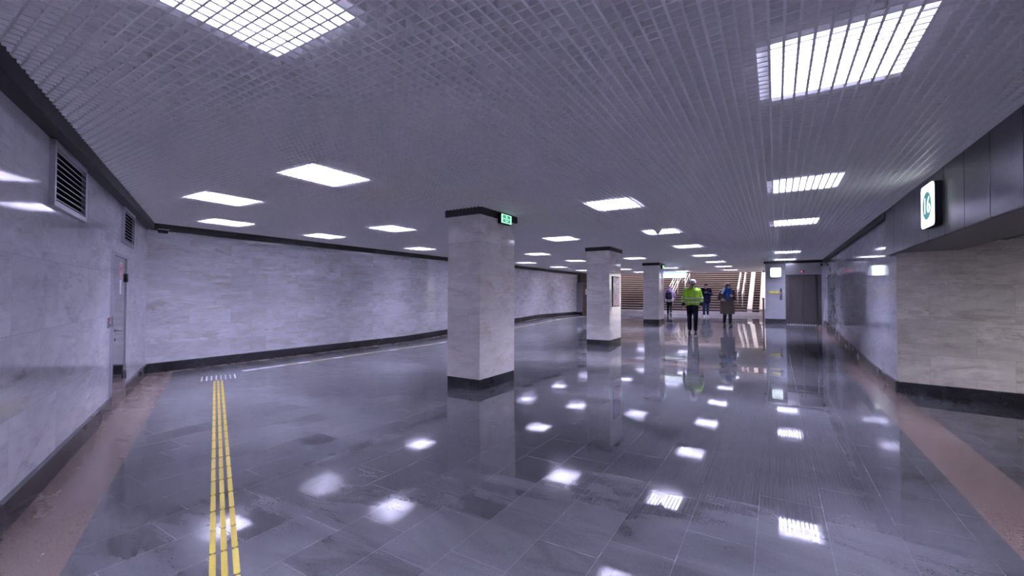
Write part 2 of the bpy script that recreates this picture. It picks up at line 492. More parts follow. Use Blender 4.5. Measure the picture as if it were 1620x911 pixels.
# handrails on the stairs
def handrail(x, y0, z_off, n_posts, label, length, pair=0.):
    t = empty('handrail', (x, YE + y0, zb + .15 + (y0 - .42) * RS / TR))
    sl = RS / TR
    rails = [(0, .92)] + ([(pair, .92)] if pair else [])
    for dx, h in rails:
        MB().tube([(dx, -.28, h - .05), (dx, -.22, h), (dx, 0, h + .03), (dx, length, h + .03 + sl * length)], .028, 10).build('rail', M_RAIL, t, True)
        MB().tube([(dx, 0, h - .28), (dx, length, h - .28 + sl * length)], .02, 8).build('lower_rail', M_RAIL, t, True)
    for i in range(n_posts):
        yy = length * (i + .02) / n_posts + .05
        for dx, h in rails:
            MB().tube([(dx, yy, sl * yy - .12), (dx, yy, h + sl * yy)], .022, 8).build('post', M_RAIL, t, True)
    return tag(t, label, 'handrail')
M_RAIL = brushed('rail_steel', (.78, .76, .80), .25, (20, 20, 4), .6)
handrail(-1.62, .7, 0, 4, 'steel handrail on the stairs beside the pale ramp, right-hand one of two', 6.5)
handrail(-1.9, 1.3, 0, 4, 'steel handrail on the stairs standing clear of the pale ramp', 6.0)
handrail(-5.75, .9, 0, 4, 'double steel handrail on the middle of the stairs behind the hanging sign', 6.5, .3)
handrail(-5.0, 2.6, 0, 3, 'short steel handrail higher up on the stairs, right of the hanging sign', 5.)

# ---- lift block
LY = 19.5
struct(MB().box((-.35, 0, .1), (.32, 2.2, ZG - .002)).build('wall_lift', M_PIER, loc=(0, LY, 0)), 'marble pier beside the lift door')
struct(MB().box((.32, .42, .1), (XR + .1, .6, ZG - .002)).build('wall_lift_back', M_WALLR, loc=(0, LY, 0)))
struct(MB().box((1.43, 0, .1), (XR + .12, .45, ZG - .002)).build('wall_lift_right', M_WALLR, loc=(0, LY, 0)))
zl = zf(.8, LY)
struct(MB().box((-.365, -.015, zl - .06), (.32, 2.2, zl + .19), .004).build('baseboard_lift', M_BASE, loc=(0, LY, 0)))
struct(MB().box((-.40, -.05, ZG - .10), (XR, .02, ZG - .001), .004).build('trim_lift', M_TRIM, loc=(0, LY, 0)))
d3 = empty('door_1', (.87, LY, zl)); struct(d3, 'dark stainless steel lift doors in a steel portal')
MB().box((-.55, -.02, 1.88), (.57, .12, ZG - zl - .1), .004).build('head_panel', M_STEEL, d3)
MB().box((-.55, -.025, 0), (-.43, .16, 1.88), .004).build('jamb', M_STEELD, d3)
MB().box((.45, -.025, 0), (.57, .16, 1.88), .004).build('jamb', M_STEELD, d3)
for sx in (-1, 1):
    MB().box((min(0, sx * .44) + .003, .09, 0), (max(0, sx * .44) - .003, .13, 1.885), .003).build('leaf', M_STEELD, d3)
MB().box((-.45, -.02, -.02), (.46, .14, .012), .002).build('sill', M_STEEL, d3)
M_RED = emit('led_red', (1, .05, .12), 2.5)
fr = MB().box((-.10, -.03, 1.955), (.05, -.015, 2.035), .004).build('indicator', M_BLACK, d3)
MB().box((-.035, -.034, 1.965), (-.022, -.029, 2.025)).build('digit', M_RED, fr)
MB().box((-.075, -.034, 1.99), (-.055, -.029, 2.0)).build('arrow', M_RED, fr)

# ---- far left portal with service door
PY = 24.0; zp = zf(XL, PY)
M_CHEEK = simple('portal_grey', (.16, .155, .165), .6, 0, .3)
d2 = empty('door_2', (XL, PY, zp)); struct(d2, 'brown service door in a grey projecting portal far along the long wall')
MB().box((-.05, 0, -.05), (.36, .12, 1.85)).build('cheek', M_CHEEK, d2)
MB().box((-.05, 1.75, -.05), (.36, 1.87, 1.85)).build('cheek', M_CHEEK, d2)
MB().box((-.05, 0, 1.85), (.36, 1.87, 1.93)).build('header', M_CHEEK, d2)
MB().box((.25, .12, .02), (.33, 1.75, 1.85), .004).build('leaf', simple('door_brown', (.06, .04, .036), .5), d2)
MB().box((.33, .55, 1.2), (.337, .95, 1.55)).build('notice', M_WHITEP, d2)
MB().box((-.05, -.02, -.05), (.375, 0, .16)).build('plinth', M_BASE, d2)
struct(MB().box((XL - .05, PY + .1, zp + 1.93), (XL + .2, PY + 1.8, ZS)).build('trim_portal', simple('door_brown_trim', (.06, .044, .041), .6)))

# ---- columns
def column(x0, x1, y0, y1, label):
    cx, cy = (x0 + x1) / 2, (y0 + y1) / 2; zz = zf(x1, y0)
    t = empty('marble_column', (cx, cy, zz)); hx, hy = (x1 - x0) / 2, (y1 - y0) / 2
    MB().box((-hx, -hy, .165), (hx, hy, ZS - zz), .004).build('shaft', M_COL, t)
    MB().box((-hx + .004, -hy + .004, -.06), (hx - .004, hy - .004, .168), .003).build('plinth', M_BASE, t)
    MB().box((-hx - .035, -hy - .035, ZG - zz - .10), (hx + .035, hy + .035, ZG - zz + .05), .004).build('collar', M_TRIM, t)
    return tag(t, label, 'column', 'square marble columns', 'thing')
column(-4.50, -3.86, 5.34, 6.36, 'nearest and largest square marble column, with lit green exit sign at its top')
column(-4.58, -3.92, 11.5, 12.55, 'second square marble column, with a purple framed poster on its side')
column(-4.72, -4.08, 18.15, 19.05, 'farthest square marble column, next to the hanging white sign')

# ================================================================== LIGHTS (fixtures above the grid)
def make_light():
    t = empty('ceiling_light', (0, 0, ZL))
    h = MB(); sk = 0.
    h.box((-.325, -.355, sk + .012), (.325, .355, sk + .07), .006)
    h.build('housing', M_HOUS, t)
    MB().box((-.312, -.342, sk), (.312, .342, sk + .014)).build('diffuser', M_LAMP, t)
    for sx in (-.25, .25): MB().tube([(sx, 0, .14), (sx, 0, ZS - ZL + .01)], .006, 6).build('hanger', M_STEEL, t)
    return t
ORD = ['nearest', 'second', 'third', 'fourth', 'fifth', 'sixth', 'seventh', 'eighth']
proto = make_light(); first = True; DIM = None
rows = [
    ('in the row nearest the right wall', [(0.297, -0.116), (0.297, 3.037), (0.297, 6.19), (0.297, 9.343), (0.297, 15.649), (0.297, 18.802)]),
    ('in the row passing right of the columns', [(-2.05, 0.97), (-2.034, 6.19), (-2.034, 9.343), (-2.034, 12.496), (-2.034, 15.649), (-2.034, 18.802), (-2.034, 21.955), (-2.034, 25.108)]),
    ('in the row over the line of columns', [(-4.365, 3.037), (-4.365, 9.343), (-4.365, 15.649), (-4.365, 21.955), (-4.365, 25.108)]),
    ('in the row passing left of the columns', [(-6.69, 3.037), (-6.69, 6.19), (-6.69, 9.343), (-6.69, 12.496), (-6.69, 15.649), (-6.69, 18.802), (-6.69, 21.955), (-6.69, 25.108)]),
    ('in the row beside the long left wall', [(-8.85, 4.08), (-8.92, 6.19), (-8.92, 9.343), (-8.92, 12.496), (-8.92, 15.649), (-8.92, 18.802), (-8.92, 21.955)]),
]
for rname, pts in rows:
    for i, (x, y) in enumerate(pts):
        if rname.endswith('right wall'): i -= 1
        o = proto if first else copy_tree(proto); first = False
        o.location = (x, y, ZL)
        if rname.endswith('left wall'):          # dimmed to keep hot spots off the long wall
            for ch in o.children:
                if ch.name.startswith('diffuser'):
                    if DIM is None:
                        DIM = ch.data.copy(); DIM.materials[0] = emit('lamp_diffuser_weak', LAMP, E_LAMP * .7)
                    ch.data = DIM
        tag(o, 'square white grid-ceiling light, %s %s' % (ORD[i], rname) if y > 0 else 'square white grid-ceiling light straight above the viewer', 'ceiling light', 'square ceiling lights above the grid')
# the passage on the right has its own light, out of the frame
o = copy_tree(proto); o.location = (4.4, 4.6, 2.19)
for ch in o.children:
    if ch.name.startswith('diffuser'):
        ch.data = ch.data.copy(); ch.data.materials[0] = emit('passage_diffuser', (.86, .80, .92), 30.)
tag(o, 'square white light in the low ceiling of the side passage', 'ceiling light')

# ================================================================== FIXTURES
LN = Vector((WK, 1, 0)).normalized(); LU = Vector((1, -WK, 0)).normalized()
LA = math.atan2(LU.y, LU.x)
def on_left(s, off=0., z=0.):
    p = Vector((XL, 3.31, 0)) + LU * s + LN * off; return (p.x, p.y, z)

# vents: local x along the wall, local y out of the wall
def vent(s0, s1, z0, z1, label):
    t = empty('vent_grille', on_left((s0 + s1) / 2, 0, z0), LA)
    hw, h = (s1 - s0) / 2, z1 - z0
    f = MB()
    b = .045
    f.box((-hw, -.005, 0), (hw, .035, b), .003); f.box((-hw, -.005, h - b), (hw, .035, h), .003)
    f.box((-hw, -.005, b), (-hw + b, .035, h - b), .003); f.box((hw - b, -.005, b), (hw, .035, h - b), .003)
    f.build('frame', M_VENT, t)
    MB().box((-hw + .02, -.004, .02), (hw - .02, .001, h - .02)).build('duct_shade', M_VOID, t)  # near-black sheet standing in for the shade inside the duct
    n = 9
    for i in range(n):
        z = b + (h - 2 * b) * (i + .5) / n
        m = MB(); m.prism([(.002, z + .012), (.006, z + .016), (.034, z - .010), (.030, z - .014)], -hw + b, hw - b, 'x')
        m.build('slat', M_VENT, t)
    return tag(t, label, 'vent', 'wall vents on the angled wall')
vent(4.86, 5.88, 2.215, 2.735, 'large louvred steel vent high on the angled wall, nearer one')
vent(1.79, 2.76, 2.225, 2.735, 'louvred steel vent high on the angled wall above the steel door')

# steel door on the angled wall
zd = zf(-7.5, 2.1)
d1 = empty('door_3', on_left(2.935, 0, zd), LA); struct(d1, 'polished steel door in the angled left wall')
fm = MB(); hw, h = .485, 2.03
fm.box((-hw, -.01, 0), (-hw + .04, .036, h), .003); fm.box((hw - .04, -.01, 0), (hw, .036, h), .003); fm.box((-hw + .04, -.01, h - .045), (hw - .04, .036, h), .003)
fm.build('frame', brushed('frame_steel', (.72, .72, .76), .2), d1)
lf = MB().box((-hw + .042, -.005, .012), (hw - .042, .022, h - .047), .003).build('leaf', M_MIRROR, d1)
hd = MB().tube([(.33, .028, 1.03), (.33, .08, 1.03), (.30, .09, 1.03), (.20, .085, 1.03)], .010, 8).build('handle', M_STEEL, d1, True)
MB().lathe([(.026, .026), (.026, .034), (.022, .036)], (.33, 0, 1.03), 18, 'y').build('rose', M_STEEL, hd, True)
MB().lathe([(.022, .026), (.022, .034), (.008, .036)], (.34, 0, .91), 18, 'y').build('lock', M_BLACK, d1, True)
MB().box((hw - .066, .012, 1.62), (hw - .043, .030, h - .06)).build('black_strip', M_BLACK, d1)  # black strip beside the upper edge of the leaf
for zz in (1.72, .35):
    MB().tube([(-hw + .040, .036, zz - .06), (-hw + .040, .036, zz + .06)], .013, 8).build('hinge', M_BLACK, d1, True)
# notices on the door
M_REDP = simple('print_red', (.55, .09, .10), .6)
M_PAPER = simple('paper_white', (.70, .70, .73), .7)
M_PGREY = simple('paper_grey', (.48, .46, .49), .6)
nt = empty('notice', on_left(2.90, .0235, zd + 1.71), LA)
MB().box((-.10, -.003, 0), (.10, .001, .21), .001).build('sheet', M_PGREY, nt)
rg = MB()
for a in range(20):
    a0, a1 = 2 * PI * a / 20, 2 * PI * (a + 1) / 20
    rg.prism([(.055 * math.cos(a0), .13 + .055 * math.sin(a0)), (.055 * math.cos(a1), .13 + .055 * math.sin(a1)), (.072 * math.cos(a1), .13 + .072 * math.sin(a1)), (.072 * math.cos(a0), .13 + .072 * math.sin(a0))], .001, .0022, 'y')
rg.build('ring', M_REDP, nt)
MB().box((-.05, .001, .108), (.05, .0022, .15)).box((-.07, .001, .015), (.07, .0022, .026)).box((-.06, .001, .035), (.06, .0022, .045)).build('print', M_REDP, nt)
tag(nt, 'grey notice with a red ring and red print on the steel door', 'notice')
MB_ = MB().box((-.055, -.003, 0), (.055, .001, .19), .001)
pn = MB_.build('paper_notice', M_PAPER, loc=on_left(2.90, .0235, zd + 1.49), rotz=LA)
tag(pn, 'narrow white paper stuck below the red notice on the steel door', 'notice')
kp = empty('card_reader', on_left(3.55, 0, 1.10), LA)
MB().box((-.035, -.003, 0), (.035, .022, .13), .005).build('casing', M_STEEL, kp)
MB().box((-.022, .021, .08), (.022, .0245, .115), .001).build('red_label', M_REDP, kp)
MB().lathe([(.012, .021), (.012, .026), (.009, .027)], (0, 0, .035), 14, 'y').build('button', M_BLACK, kp, True)
tag(kp, 'small card reader with red label on the wall beside the steel door', 'card reader')

# cctv camera in the corner
cc = empty('security_camera', (XL + .11, 3.33, 2.72))
MB().tube([(-.0, -.02, .07), (.06, .02, .05), (.12, .08, .005), (.14, .11, 0)], .012, 8).build('bracket', M_TRIM, cc, True)
MB().lathe([(.028, -.0), (.034, .01), (.034, .13), (.03, .14)], (.16, .06, -.02), 16, 'y').build('camera_body', M_BLACK, cc, True)
MB().lathe([(.022, -.01), (.022, .003)], (.16, .06, -.02), 16, 'y').build('lens', simple('lens_glass', (.01, .01, .015), .05), cc, True)
MB().box((.12, .05, .016), (.20, .22, .024), .003).build('sun_hood', M_WHITEP, cc)
tag(cc, 'small dark security camera in the top corner between the two left walls', 'camera')

# ceiling detector, silhouetted against a light
sd = empty('smoke_detector', (-2.03, 8.93, ZG))
MB().lathe([(.075, .0), (.075, -.02), (.068, -.028)], (0, 0, 0), 24).build('base', M_GRID, sd, True)
MB().lathe([(.055, -.028), (.05, -.05), (.025, -.085), (.015, -.10)], (0, 0, 0), 24).build('sensor_dome', M_GRID, sd, True)
tag(sd, 'small grey smoke detector hanging under the grid in front of a light', 'detector')

# lit signs -------------------------------------------------------
M_LIT = emit('sign_white', (.90, 1., .98), 1.5)
M_LITB = emit('sign_bluewhite', (.62, .76, 1.), 3.4)
M_TEAL = emit('sign_teal', (.045, .22, .22), .55, (.04, .15, .15))
M_TEALD = emit('sign_teal_lines', (.16, .30, .32), .25, (.05, .1, .1))
M_CASE = simple('sign_case', (.004, .0042, .005), .5, 0, .2)
def rrect(w_, h_, r, n=5):
    pts = []
    for cx, cy, a in ((w_ - r, h_ - r, 0), (-w_ + r, h_ - r, 1), (-w_ + r, -h_ + r, 2), (w_ - r, -h_ + r, 3)):
        for k in range(n + 1):
            t = PI / 2 * (a + k / n); pts.append((cx + r * math.cos(t), cy + r * math.sin(t)))
    return pts
# sign 16: face looks to -x, on the fascia
s16 = empty('exit_number_sign', (1.479, 6.345, 2.515))
MB().prism(rrect(.225, .235, .05), -.06, 0.001, 'x').build('case', M_CASE, s16)
fc = MB().prism(rrect(.222, .232, .05), -.070, -.058, 'x').build('lit_face', M_LIT, s16)
ci = MB().lathe([(.152, -.0715), (.152, -.0695)], (0, 0, 0), 40, 'x').build('disc', M_TEAL, fc)
tx = text_mesh('numerals', '16', .25, emit('numeral_white', (.9, 1, .98), 1.2), fc, .0012)
tx.matrix_local = Matrix.Translation((-.0725, 0, -.005)) @ Matrix(((0, 0, -1, 0), (-1, 0, 0, 0), (0, 1, 0, 0), (0, 0, 0, 1)))
tx.data.update()
tag(s16, 'lit white sign with number 16 on a teal disc, on the metal fascia', 'sign')

# square lift sign over the marble pier
sq = empty('lift_sign', (0, LY - .0, 2.43))
MB().prism(rrect(.185, .185, .05), -.07, .001, 'y').build('case', M_CASE, sq)
lfc = MB().prism(rrect(.178, .178, .05), -.082, -.068, 'y').build('lit_face', emit('sign_cyan', (.82, 1., .99), 1.5), sq)
ln = MB()
for x0, x1, z0, z1 in ((-.10, .12, .095, .103), (-.10, -.092, -.10, .10), (-.10, .12, -.10, -.092), (-.05, .12, .045, .053), (-.05, -.042, -.045, .05), (-.05, .12, -.045, -.037), (0, .008, -.03, .035), (.04, .048, -.03, .035), (-.13, .0, -.135, -.128)):
    ln.box((x0, -.0835, z0), (x1, -.0815, z1))
ln.build('pictogram', M_TEALD, lfc)
tag(sq, 'square white lit sign with rounded corners on the pier beside the lift', 'sign')

# hanging direction sign
hs = empty('hanging_sign', (-4.05, 21., 2.455))
MB().box((-.62, -.05, -.125), (.58, .05, .155), .006).build('case', M_CASE, hs)
hf = MB().box((-.60, -.056, -.11), (.565, -.049, .10)).build('lit_face', emit('sign_hang', (.86, .94, 1.), 1.5), hs)
MB().box((-.60, -.057, .105), (.565, -.049, .145)).build('blue_glow_strip', emit('sign_blue', (.22, .38, 1.), 1.0), hs)  # glowing strip stands in for the sign's blue reflection on the grid
MB().box((.05, -.058, .005), (.17, -.055, .03)).box((.33, -.058, -.02), (.42, -.055, -.008)).build('print', M_TEALD, hf)
MB().box((-.62, -.03, .155), (.58, .03, .18)).build('added_top_glow', emit('sign_bluetop', (.25, .42, 1.), 2.), hs)  # added glow on top, tints the grid above blue
for sx in (-.45, .42): MB().tube([(sx, 0, .17), (sx, 0, ZG - 2.455 + .04)], .012, 8).build('hanger', M_STEEL, hs, True)
tag(hs, 'long white lit sign hanging from the ceiling beyond the farthest column', 'sign')

# green exit signs: local x along the face, local y = out of the column
def exit_sign(x, y, z, w_, h_, label):
    t = empty('exit_sign', (x, y, z), -PI / 2)
    MB().box((-w_ / 2 - .01, .036, -h_ / 2 - .012), (w_ / 2 + .01, .10, h_ / 2 + .012), .006).build('case', M_CASE, t)
    f = MB().box((-w_ / 2, .098, -h_ / 2), (w_ / 2, .106, h_ / 2), .002).build('lit_face', emit('exit_pale_green', (.42, 1., .66), .8), t)
    e = MB()
    gw = w_ * .42; gx = .0
    # running figure above, arrow below
    e.box((-gw * .9 + gx, .106, .006), (gw * .95 + gx, .1072, h_ * .42))
    e.box((-gw * .9 + gx, .106, -h_ * .42), (gw * .95 + gx, .1072, -.006))
    e.build('green_panels', emit('exit_green', (.03, .50, .20), .35, (.02, .3, .1)), f)
    p = MB()
    yk = (.1072, .108)
    p.lathe([(.008, yk[0]), (.008, yk[1])], (.012, 0, h_ * .34), 12, 'y')
    p.prism([(-.01, .045), (.012, .05), (.016, .032), (-.004, .024)], yk[0], yk[1], 'y')
    p.prism([(-.03, .012), (-.024, .010), (.0, .030), (-.006, .036)], yk[0], yk[1], 'y')
    p.prism([(.004, .028), (.026, .018), (.026, .011), (.002, .020)], yk[0], yk[1], 'y')
    p.prism([(-.05, -.038), (.02, -.038), (.02, -.028), (-.05, -.028)], yk[0], yk[1], 'y')
    p.prism([(.02, -.05), (.045, -.033), (.02, -.016)], yk[0], yk[1], 'y')
    p.build('pictogram', emit('exit_white', (.7, 1., .85), .8), f)
    return tag(t, label, 'exit sign', 'green exit signs on columns')
exit_sign(-3.86, 5.93, 2.765, .30, .14, 'green lit exit sign at the top of the nearest column')
exit_sign(-4.08, 18.5, 2.70, .26, .13, 'small bright exit sign at the top of the farthest column')

# poster on the second column
ps = empty('poster_frame', (-3.92, 12.05, 1.20), -PI / 2)
MB().box((-.31, .0, 0), (.31, .022, .86), .004).build('frame', M_TRIM, ps)
t_ = NT('poster_print'); co_ = t_.coord('Object'); xx, yy2, zz2 = t_.sep(co_)
nn = t_.noise(t_.mapping(co_, (5, 1, 2.2)), 2.2, 5, .6, 1.5)
cc1 = t_.mix(t_.ramp(nn, [(.42, 0.), (.6, 1.)]), (.20, .15, .33), (.62, .52, .70))
cc1 = t_.mix(t_.ramp(t_.math('SUBTRACT', .62, zz2), [(.1, 0.), (.45, .75)]), cc1, (.60, .22, .36))
t_.link(cc1, t_.p.inputs['Base Color']); t_.p.inputs['Roughness'].default_value = .2
MB().box((-.285, .02, .025), (.285, .025, .835)).build('print', t_.m, ps)
tag(ps, 'framed purple and pink poster on the side of the second column', 'poster')
# papers on the farthest column
for zz, hh, col, lb in ((2.28, .22, 'pinkish notice high on the side of the farthest column', 1), (1.98, .24, 'red and white notice below another on the farthest column', 2)):
    p_ = empty('notice', (-4.08, 18.62 + .05 * lb, zz), -PI / 2)
    MB().box((-.17, .0, 0), (.17, .004, hh), .001).build('sheet', simple('paper_pink%d' % lb, (.50, .40, .46), .5), p_)
    m_ = MB()
    for q in range(3): m_.box((-.12, .004, .03 + q * .06), (.02 + .03 * q, .0052, .055 + q * .06))
    m_.build('print', M_REDP if lb == 2 else M_PAPER, p_)
    tag(p_, col, 'notice')

# lift call items on the pier
M_YPL = simple('plate_yellow', (.52, .43, .03), .5)
yp = empty('yellow_plate', (-.05, LY, 1.63))
MB().prism([(-.19, .03), (-.15, .072), (.165, .072), (.165, 0), (-.08, 0)], -.012, .001, 'y').build('plate', M_YPL, yp)
MB().box((.0, -.0135, .03), (.05, -.0115, .045)).build('print', M_BLACK, yp)
tag(yp, 'yellow pointed plate on the pier beside the lift buttons', 'sign')
cb = empty('call_panel', (.165, LY, 1.38))
MB().box((-.045, -.022, 0), (.045, .001, .24), .005).build('panel', M_STEELD, cb)
for zz in (.07, .15): MB().lathe([(.02, -.028), (.02, -.021)], (0, 0, zz), 16, 'y').build('button', M_BLACK, cb, True)
tag(cb, 'dark lift call panel with two buttons on the marble pier', 'button panel')
sm = empty('small_panel', (.165, LY, 1.68))
MB().box((-.035, -.015, 0), (.035, .001, .13), .004).build('plate', M_STEEL, sm)
MB().box((-.018, -.017, .05), (.018, -.0145, .10)).build('screen', M_BLACK, sm)
tag(sm, 'small steel plate above the lift call panel', 'button panel')
# camera over the lift, right
lc = empty('lift_camera', (1.44, LY - .02, ZG - .20))
MB().box((-.03, -.05, .03), (.03, .02, .06), .003).build('bracket', M_TRIM, lc)
MB().lathe([(.03, -.16), (.036, -.15), (.036, -.02), (.03, -.01)], (0, 0, 0), 16, 'y').build('camera_body', M_BLACK, lc, True)
tag(lc, 'small black camera in the top corner beside the lift', 'camera')
lc2 = empty('pier_camera', (-.35, LY + .12, 2.48))
MB().box((-.03, -.02, -.02), (.002, .03, .02), .003).build('bracket', M_TRIM, lc2)
MB().lathe([(.028, -.12), (.034, -.11), (.034, .02), (.028, .03)], (-.06, 0, 0), 16, 'y').build('camera_body', M_BLACK, lc2, True)
tag(lc2, 'small black camera on the stair side of the lift pier', 'camera')
# brown corner post by the pier
bp = empty('brown_post', (-.40, LY - .6, zf(-.4, LY - .6)))
MB().box((-.03, -.03, 0), (.03, .03, .98), .008).build('post', simple('post_brown', (.045, .027, .024), .5), bp)
MB().ball((-.0, 0, 1.0), .045, (1.2, 1, .7)).build('knob', simple('post_knob', (.10, .06, .055), .4), bp, True)
MB().box((-.07, -.07, 0), (.07, .07, .015), .003).build('base_plate', M_STEELD, bp)
tag(bp, 'slim brown post standing by the corner of the lift pier', 'post')

# ================================================================== TACTILE BARS
def bar_mesh(name, L, W, H, mat):
    bm = bmesh.new(); r = W / 2; n = 5
    def outline(k, z):
        pts = []
        for i in range(n + 1):
            a = -PI / 2 + PI * i / n; pts.append((L / 2 - r + r * k * math.cos(a), r * k * math.sin(a), z))
        for i in range(n + 1):
            a = PI / 2 + PI * i / n; pts.append((-L / 2 + r + r * k * math.cos(a), r * k * math.sin(a), z))
        return [bm.verts.new(p) for p in pts]
    a, b, c = outline(1, -.002), outline(1, H * .6), outline(.75, H)
    m = len(a)
    for p, q in ((a, b), (b, c)):
        for i in range(m): bm.faces.new((p[i], p[(i + 1) % m], q[(i + 1) % m], q[i]))
    bm.faces.new(c); bm.faces.new(a[::-1])
    me = D.meshes.new(name); bm.to_mesh(me); bm.free(); me.materials.append(mat)
    return me
def put_bar(me, name, x, y, ang, label, group):
    o = D.objects.new(name, me); C.objects.link(o)
    e = .05; nx = (zf(x + e, y) - zf(x - e, y)) / (2 * e); ny = (zf(x, y + e) - zf(x, y - e)) / (2 * e)
    zc = Vector((-nx, -ny, 1)).normalized(); xa = Vector((math.cos(ang), math.sin(ang), 0))
    ya = zc.cross(xa).normalized(); xa = ya.cross(zc)
    o.matrix_world = Matrix(((xa.x, ya.x, zc.x, x), (xa.y, ya.y, zc.y, y), (xa.z, ya.z, zc.z, zf(x, y)), (0, 0, 0, 1)))
    return tag(o, label, 'tactile bar', group)
me_y = bar_mesh('tactile_bar', .275, .030, .006, M_YEL)
GU = 'yellow tactile bars leading along the angled wall'
pitch = .289
for li, off in enumerate((1.083, 1.136, 1.189)):
    for i in range(24):
        s = 1.80 + pitch * i
        p = on_left(s, off)
        put_bar(me_y, 'tactile_bar', p[0], p[1], LA, 'yellow rounded guide bar in the three lines along the angled wall', GU)
me_w = bar_mesh('tactile_bar_white', .50, .024, .006, M_TWHITE)
for i in range(8):
    p = on_left(1.30, .90 + .070 * i)
    put_bar(me_w, 'tactile_bar', p[0], p[1], LA, 'white guide bar in the short row where the yellow lines end', 'white tactile bars at the junction')
me_f = bar_mesh('tactile_bar_far', .275, .026, .006, M_YELW)
me_f2 = bar_mesh('tactile_bar_pale', .275, .034, .006, M_TWHITE)
y = 4.55; i = 0
while y < 23.4:
    for k, dx in enumerate((-.05, .0, .05)):
        pale = (i < 3) or (i % 9 in (4,)) or (i % 13 == 7)  # wet reflection painted as pale bars; the line is all one yellow
        if pale:
            put_bar(me_f2, 'tactile_bar', -8.90 + dx, y, PI / 2, 'pale guide bar with painted wet glint in the line running beside the long left wall', 'pale guide bars beside the long wall')
        else:
            put_bar(me_f, 'tactile_bar', -8.90 + dx, y, PI / 2, 'dull yellow guide bar in the line running beside the long left wall', 'dull yellow guide bars beside the long wall')
    y += pitch; i += 1
me_l = bar_mesh('tactile_bar_lift', .22, .022, .006, M_STUD)
for i in range(14):
    put_bar(me_l, 'tactile_bar', .38 + i * .076, LY - .35, PI / 2, 'short pale guide bar in the row in front of the lift', 'pale guide bars in front of the lift')

# ================================================================== PEOPLE
def remesh(name, mb, voxel, mat, parent, smooth=2):
    o = mb.build(name, mat, None)
    r = o.modifiers.new('r', 'REMESH'); r.mode = 'VOXEL'; r.voxel_size = voxel; r.use_smooth_shade = True
    if smooth:
        q = o.modifiers.new('s', 'SMOOTH'); q.factor = .5; q.iterations = smooth
    dg = bpy.context.evaluated_depsgraph_get(); dg.update()
    me = D.meshes.new_from_object(o.evaluated_get(dg))
    o.modifiers.clear(); old = o.data; o.data = me; D.meshes.remove(old)
    me.name = name
    if not me.materials: me.materials.append(mat)
    for p in me.polygons: p.use_smooth = True
    o.parent = parent
    return o
def shell(src, name, mat, parent, test, out=.004):
    """a band lying on a garment: the faces of src where test(centre) holds, lifted and given thickness"""
    bm = bmesh.new(); bm.from_mesh(src.data)
    bmesh.ops.delete(bm, geom=[f for f in bm.faces if not test(f.calc_center_median(), f.normal)], context='FACES')
    bm.normal_update()
    if not bm.faces:
        bm.free(); return None
    for v in bm.verts: v.co += v.normal * out
    ex = bmesh.ops.extrude_face_region(bm, geom=bm.faces[:])
    for v in [g_ for g_ in ex['geom'] if isinstance(g_, bmesh.types.BMVert)]: v.co -= v.normal * (out * 1.6)
    me = D.meshes.new(name); bm.to_mesh(me); bm.free(); me.materials.append(mat)
    for p in me.polygons: p.use_smooth = True
    o = D.objects.new(name, me); C.objects.link(o); o.parent = parent
    return o

def hand(mb, wrist, d, side, palm_n, curl=.5):
    """d: direction of the fingers, palm_n: direction the palm faces, side: vector towards the thumb"""
    wrist, d, n, s = Vector(wrist), Vector(d).normalized(), Vector(palm_n).normalized(), Vector(side).normalized()
    for k in (-1, 0, 1):
        mb.cap(wrist + s * .012 * k, .018, wrist + d * .085 + s * .024 * k, .013, 10)
    for k, (o_, L) in enumerate(((.032, .072), (.011, .082), (-.011, .076), (-.032, .058))):
        a = wrist + d * .085 + s * o_
        b = a + (d * math.cos(curl * .6) + n * math.sin(curl * .6)) * L * .5
        c = b + (d * math.cos(curl * 1.5) + n * math.sin(curl * 1.5)) * L * .5
        mb.cap(a, .0098, b, .009, 8); mb.cap(b, .009, c, .0078, 8)
    t0 = wrist + d * .03 + s * .026
    t1 = t0 + (d * .6 + s * .65 + n * .3).normalized() * .042
    t2 = t1 + (d * .9 + s * .15 + n * .4).normalized() * .034
    mb.cap(t0, .013, t1, .011, 8); mb.cap(t1, .011, t2, .009, 8)

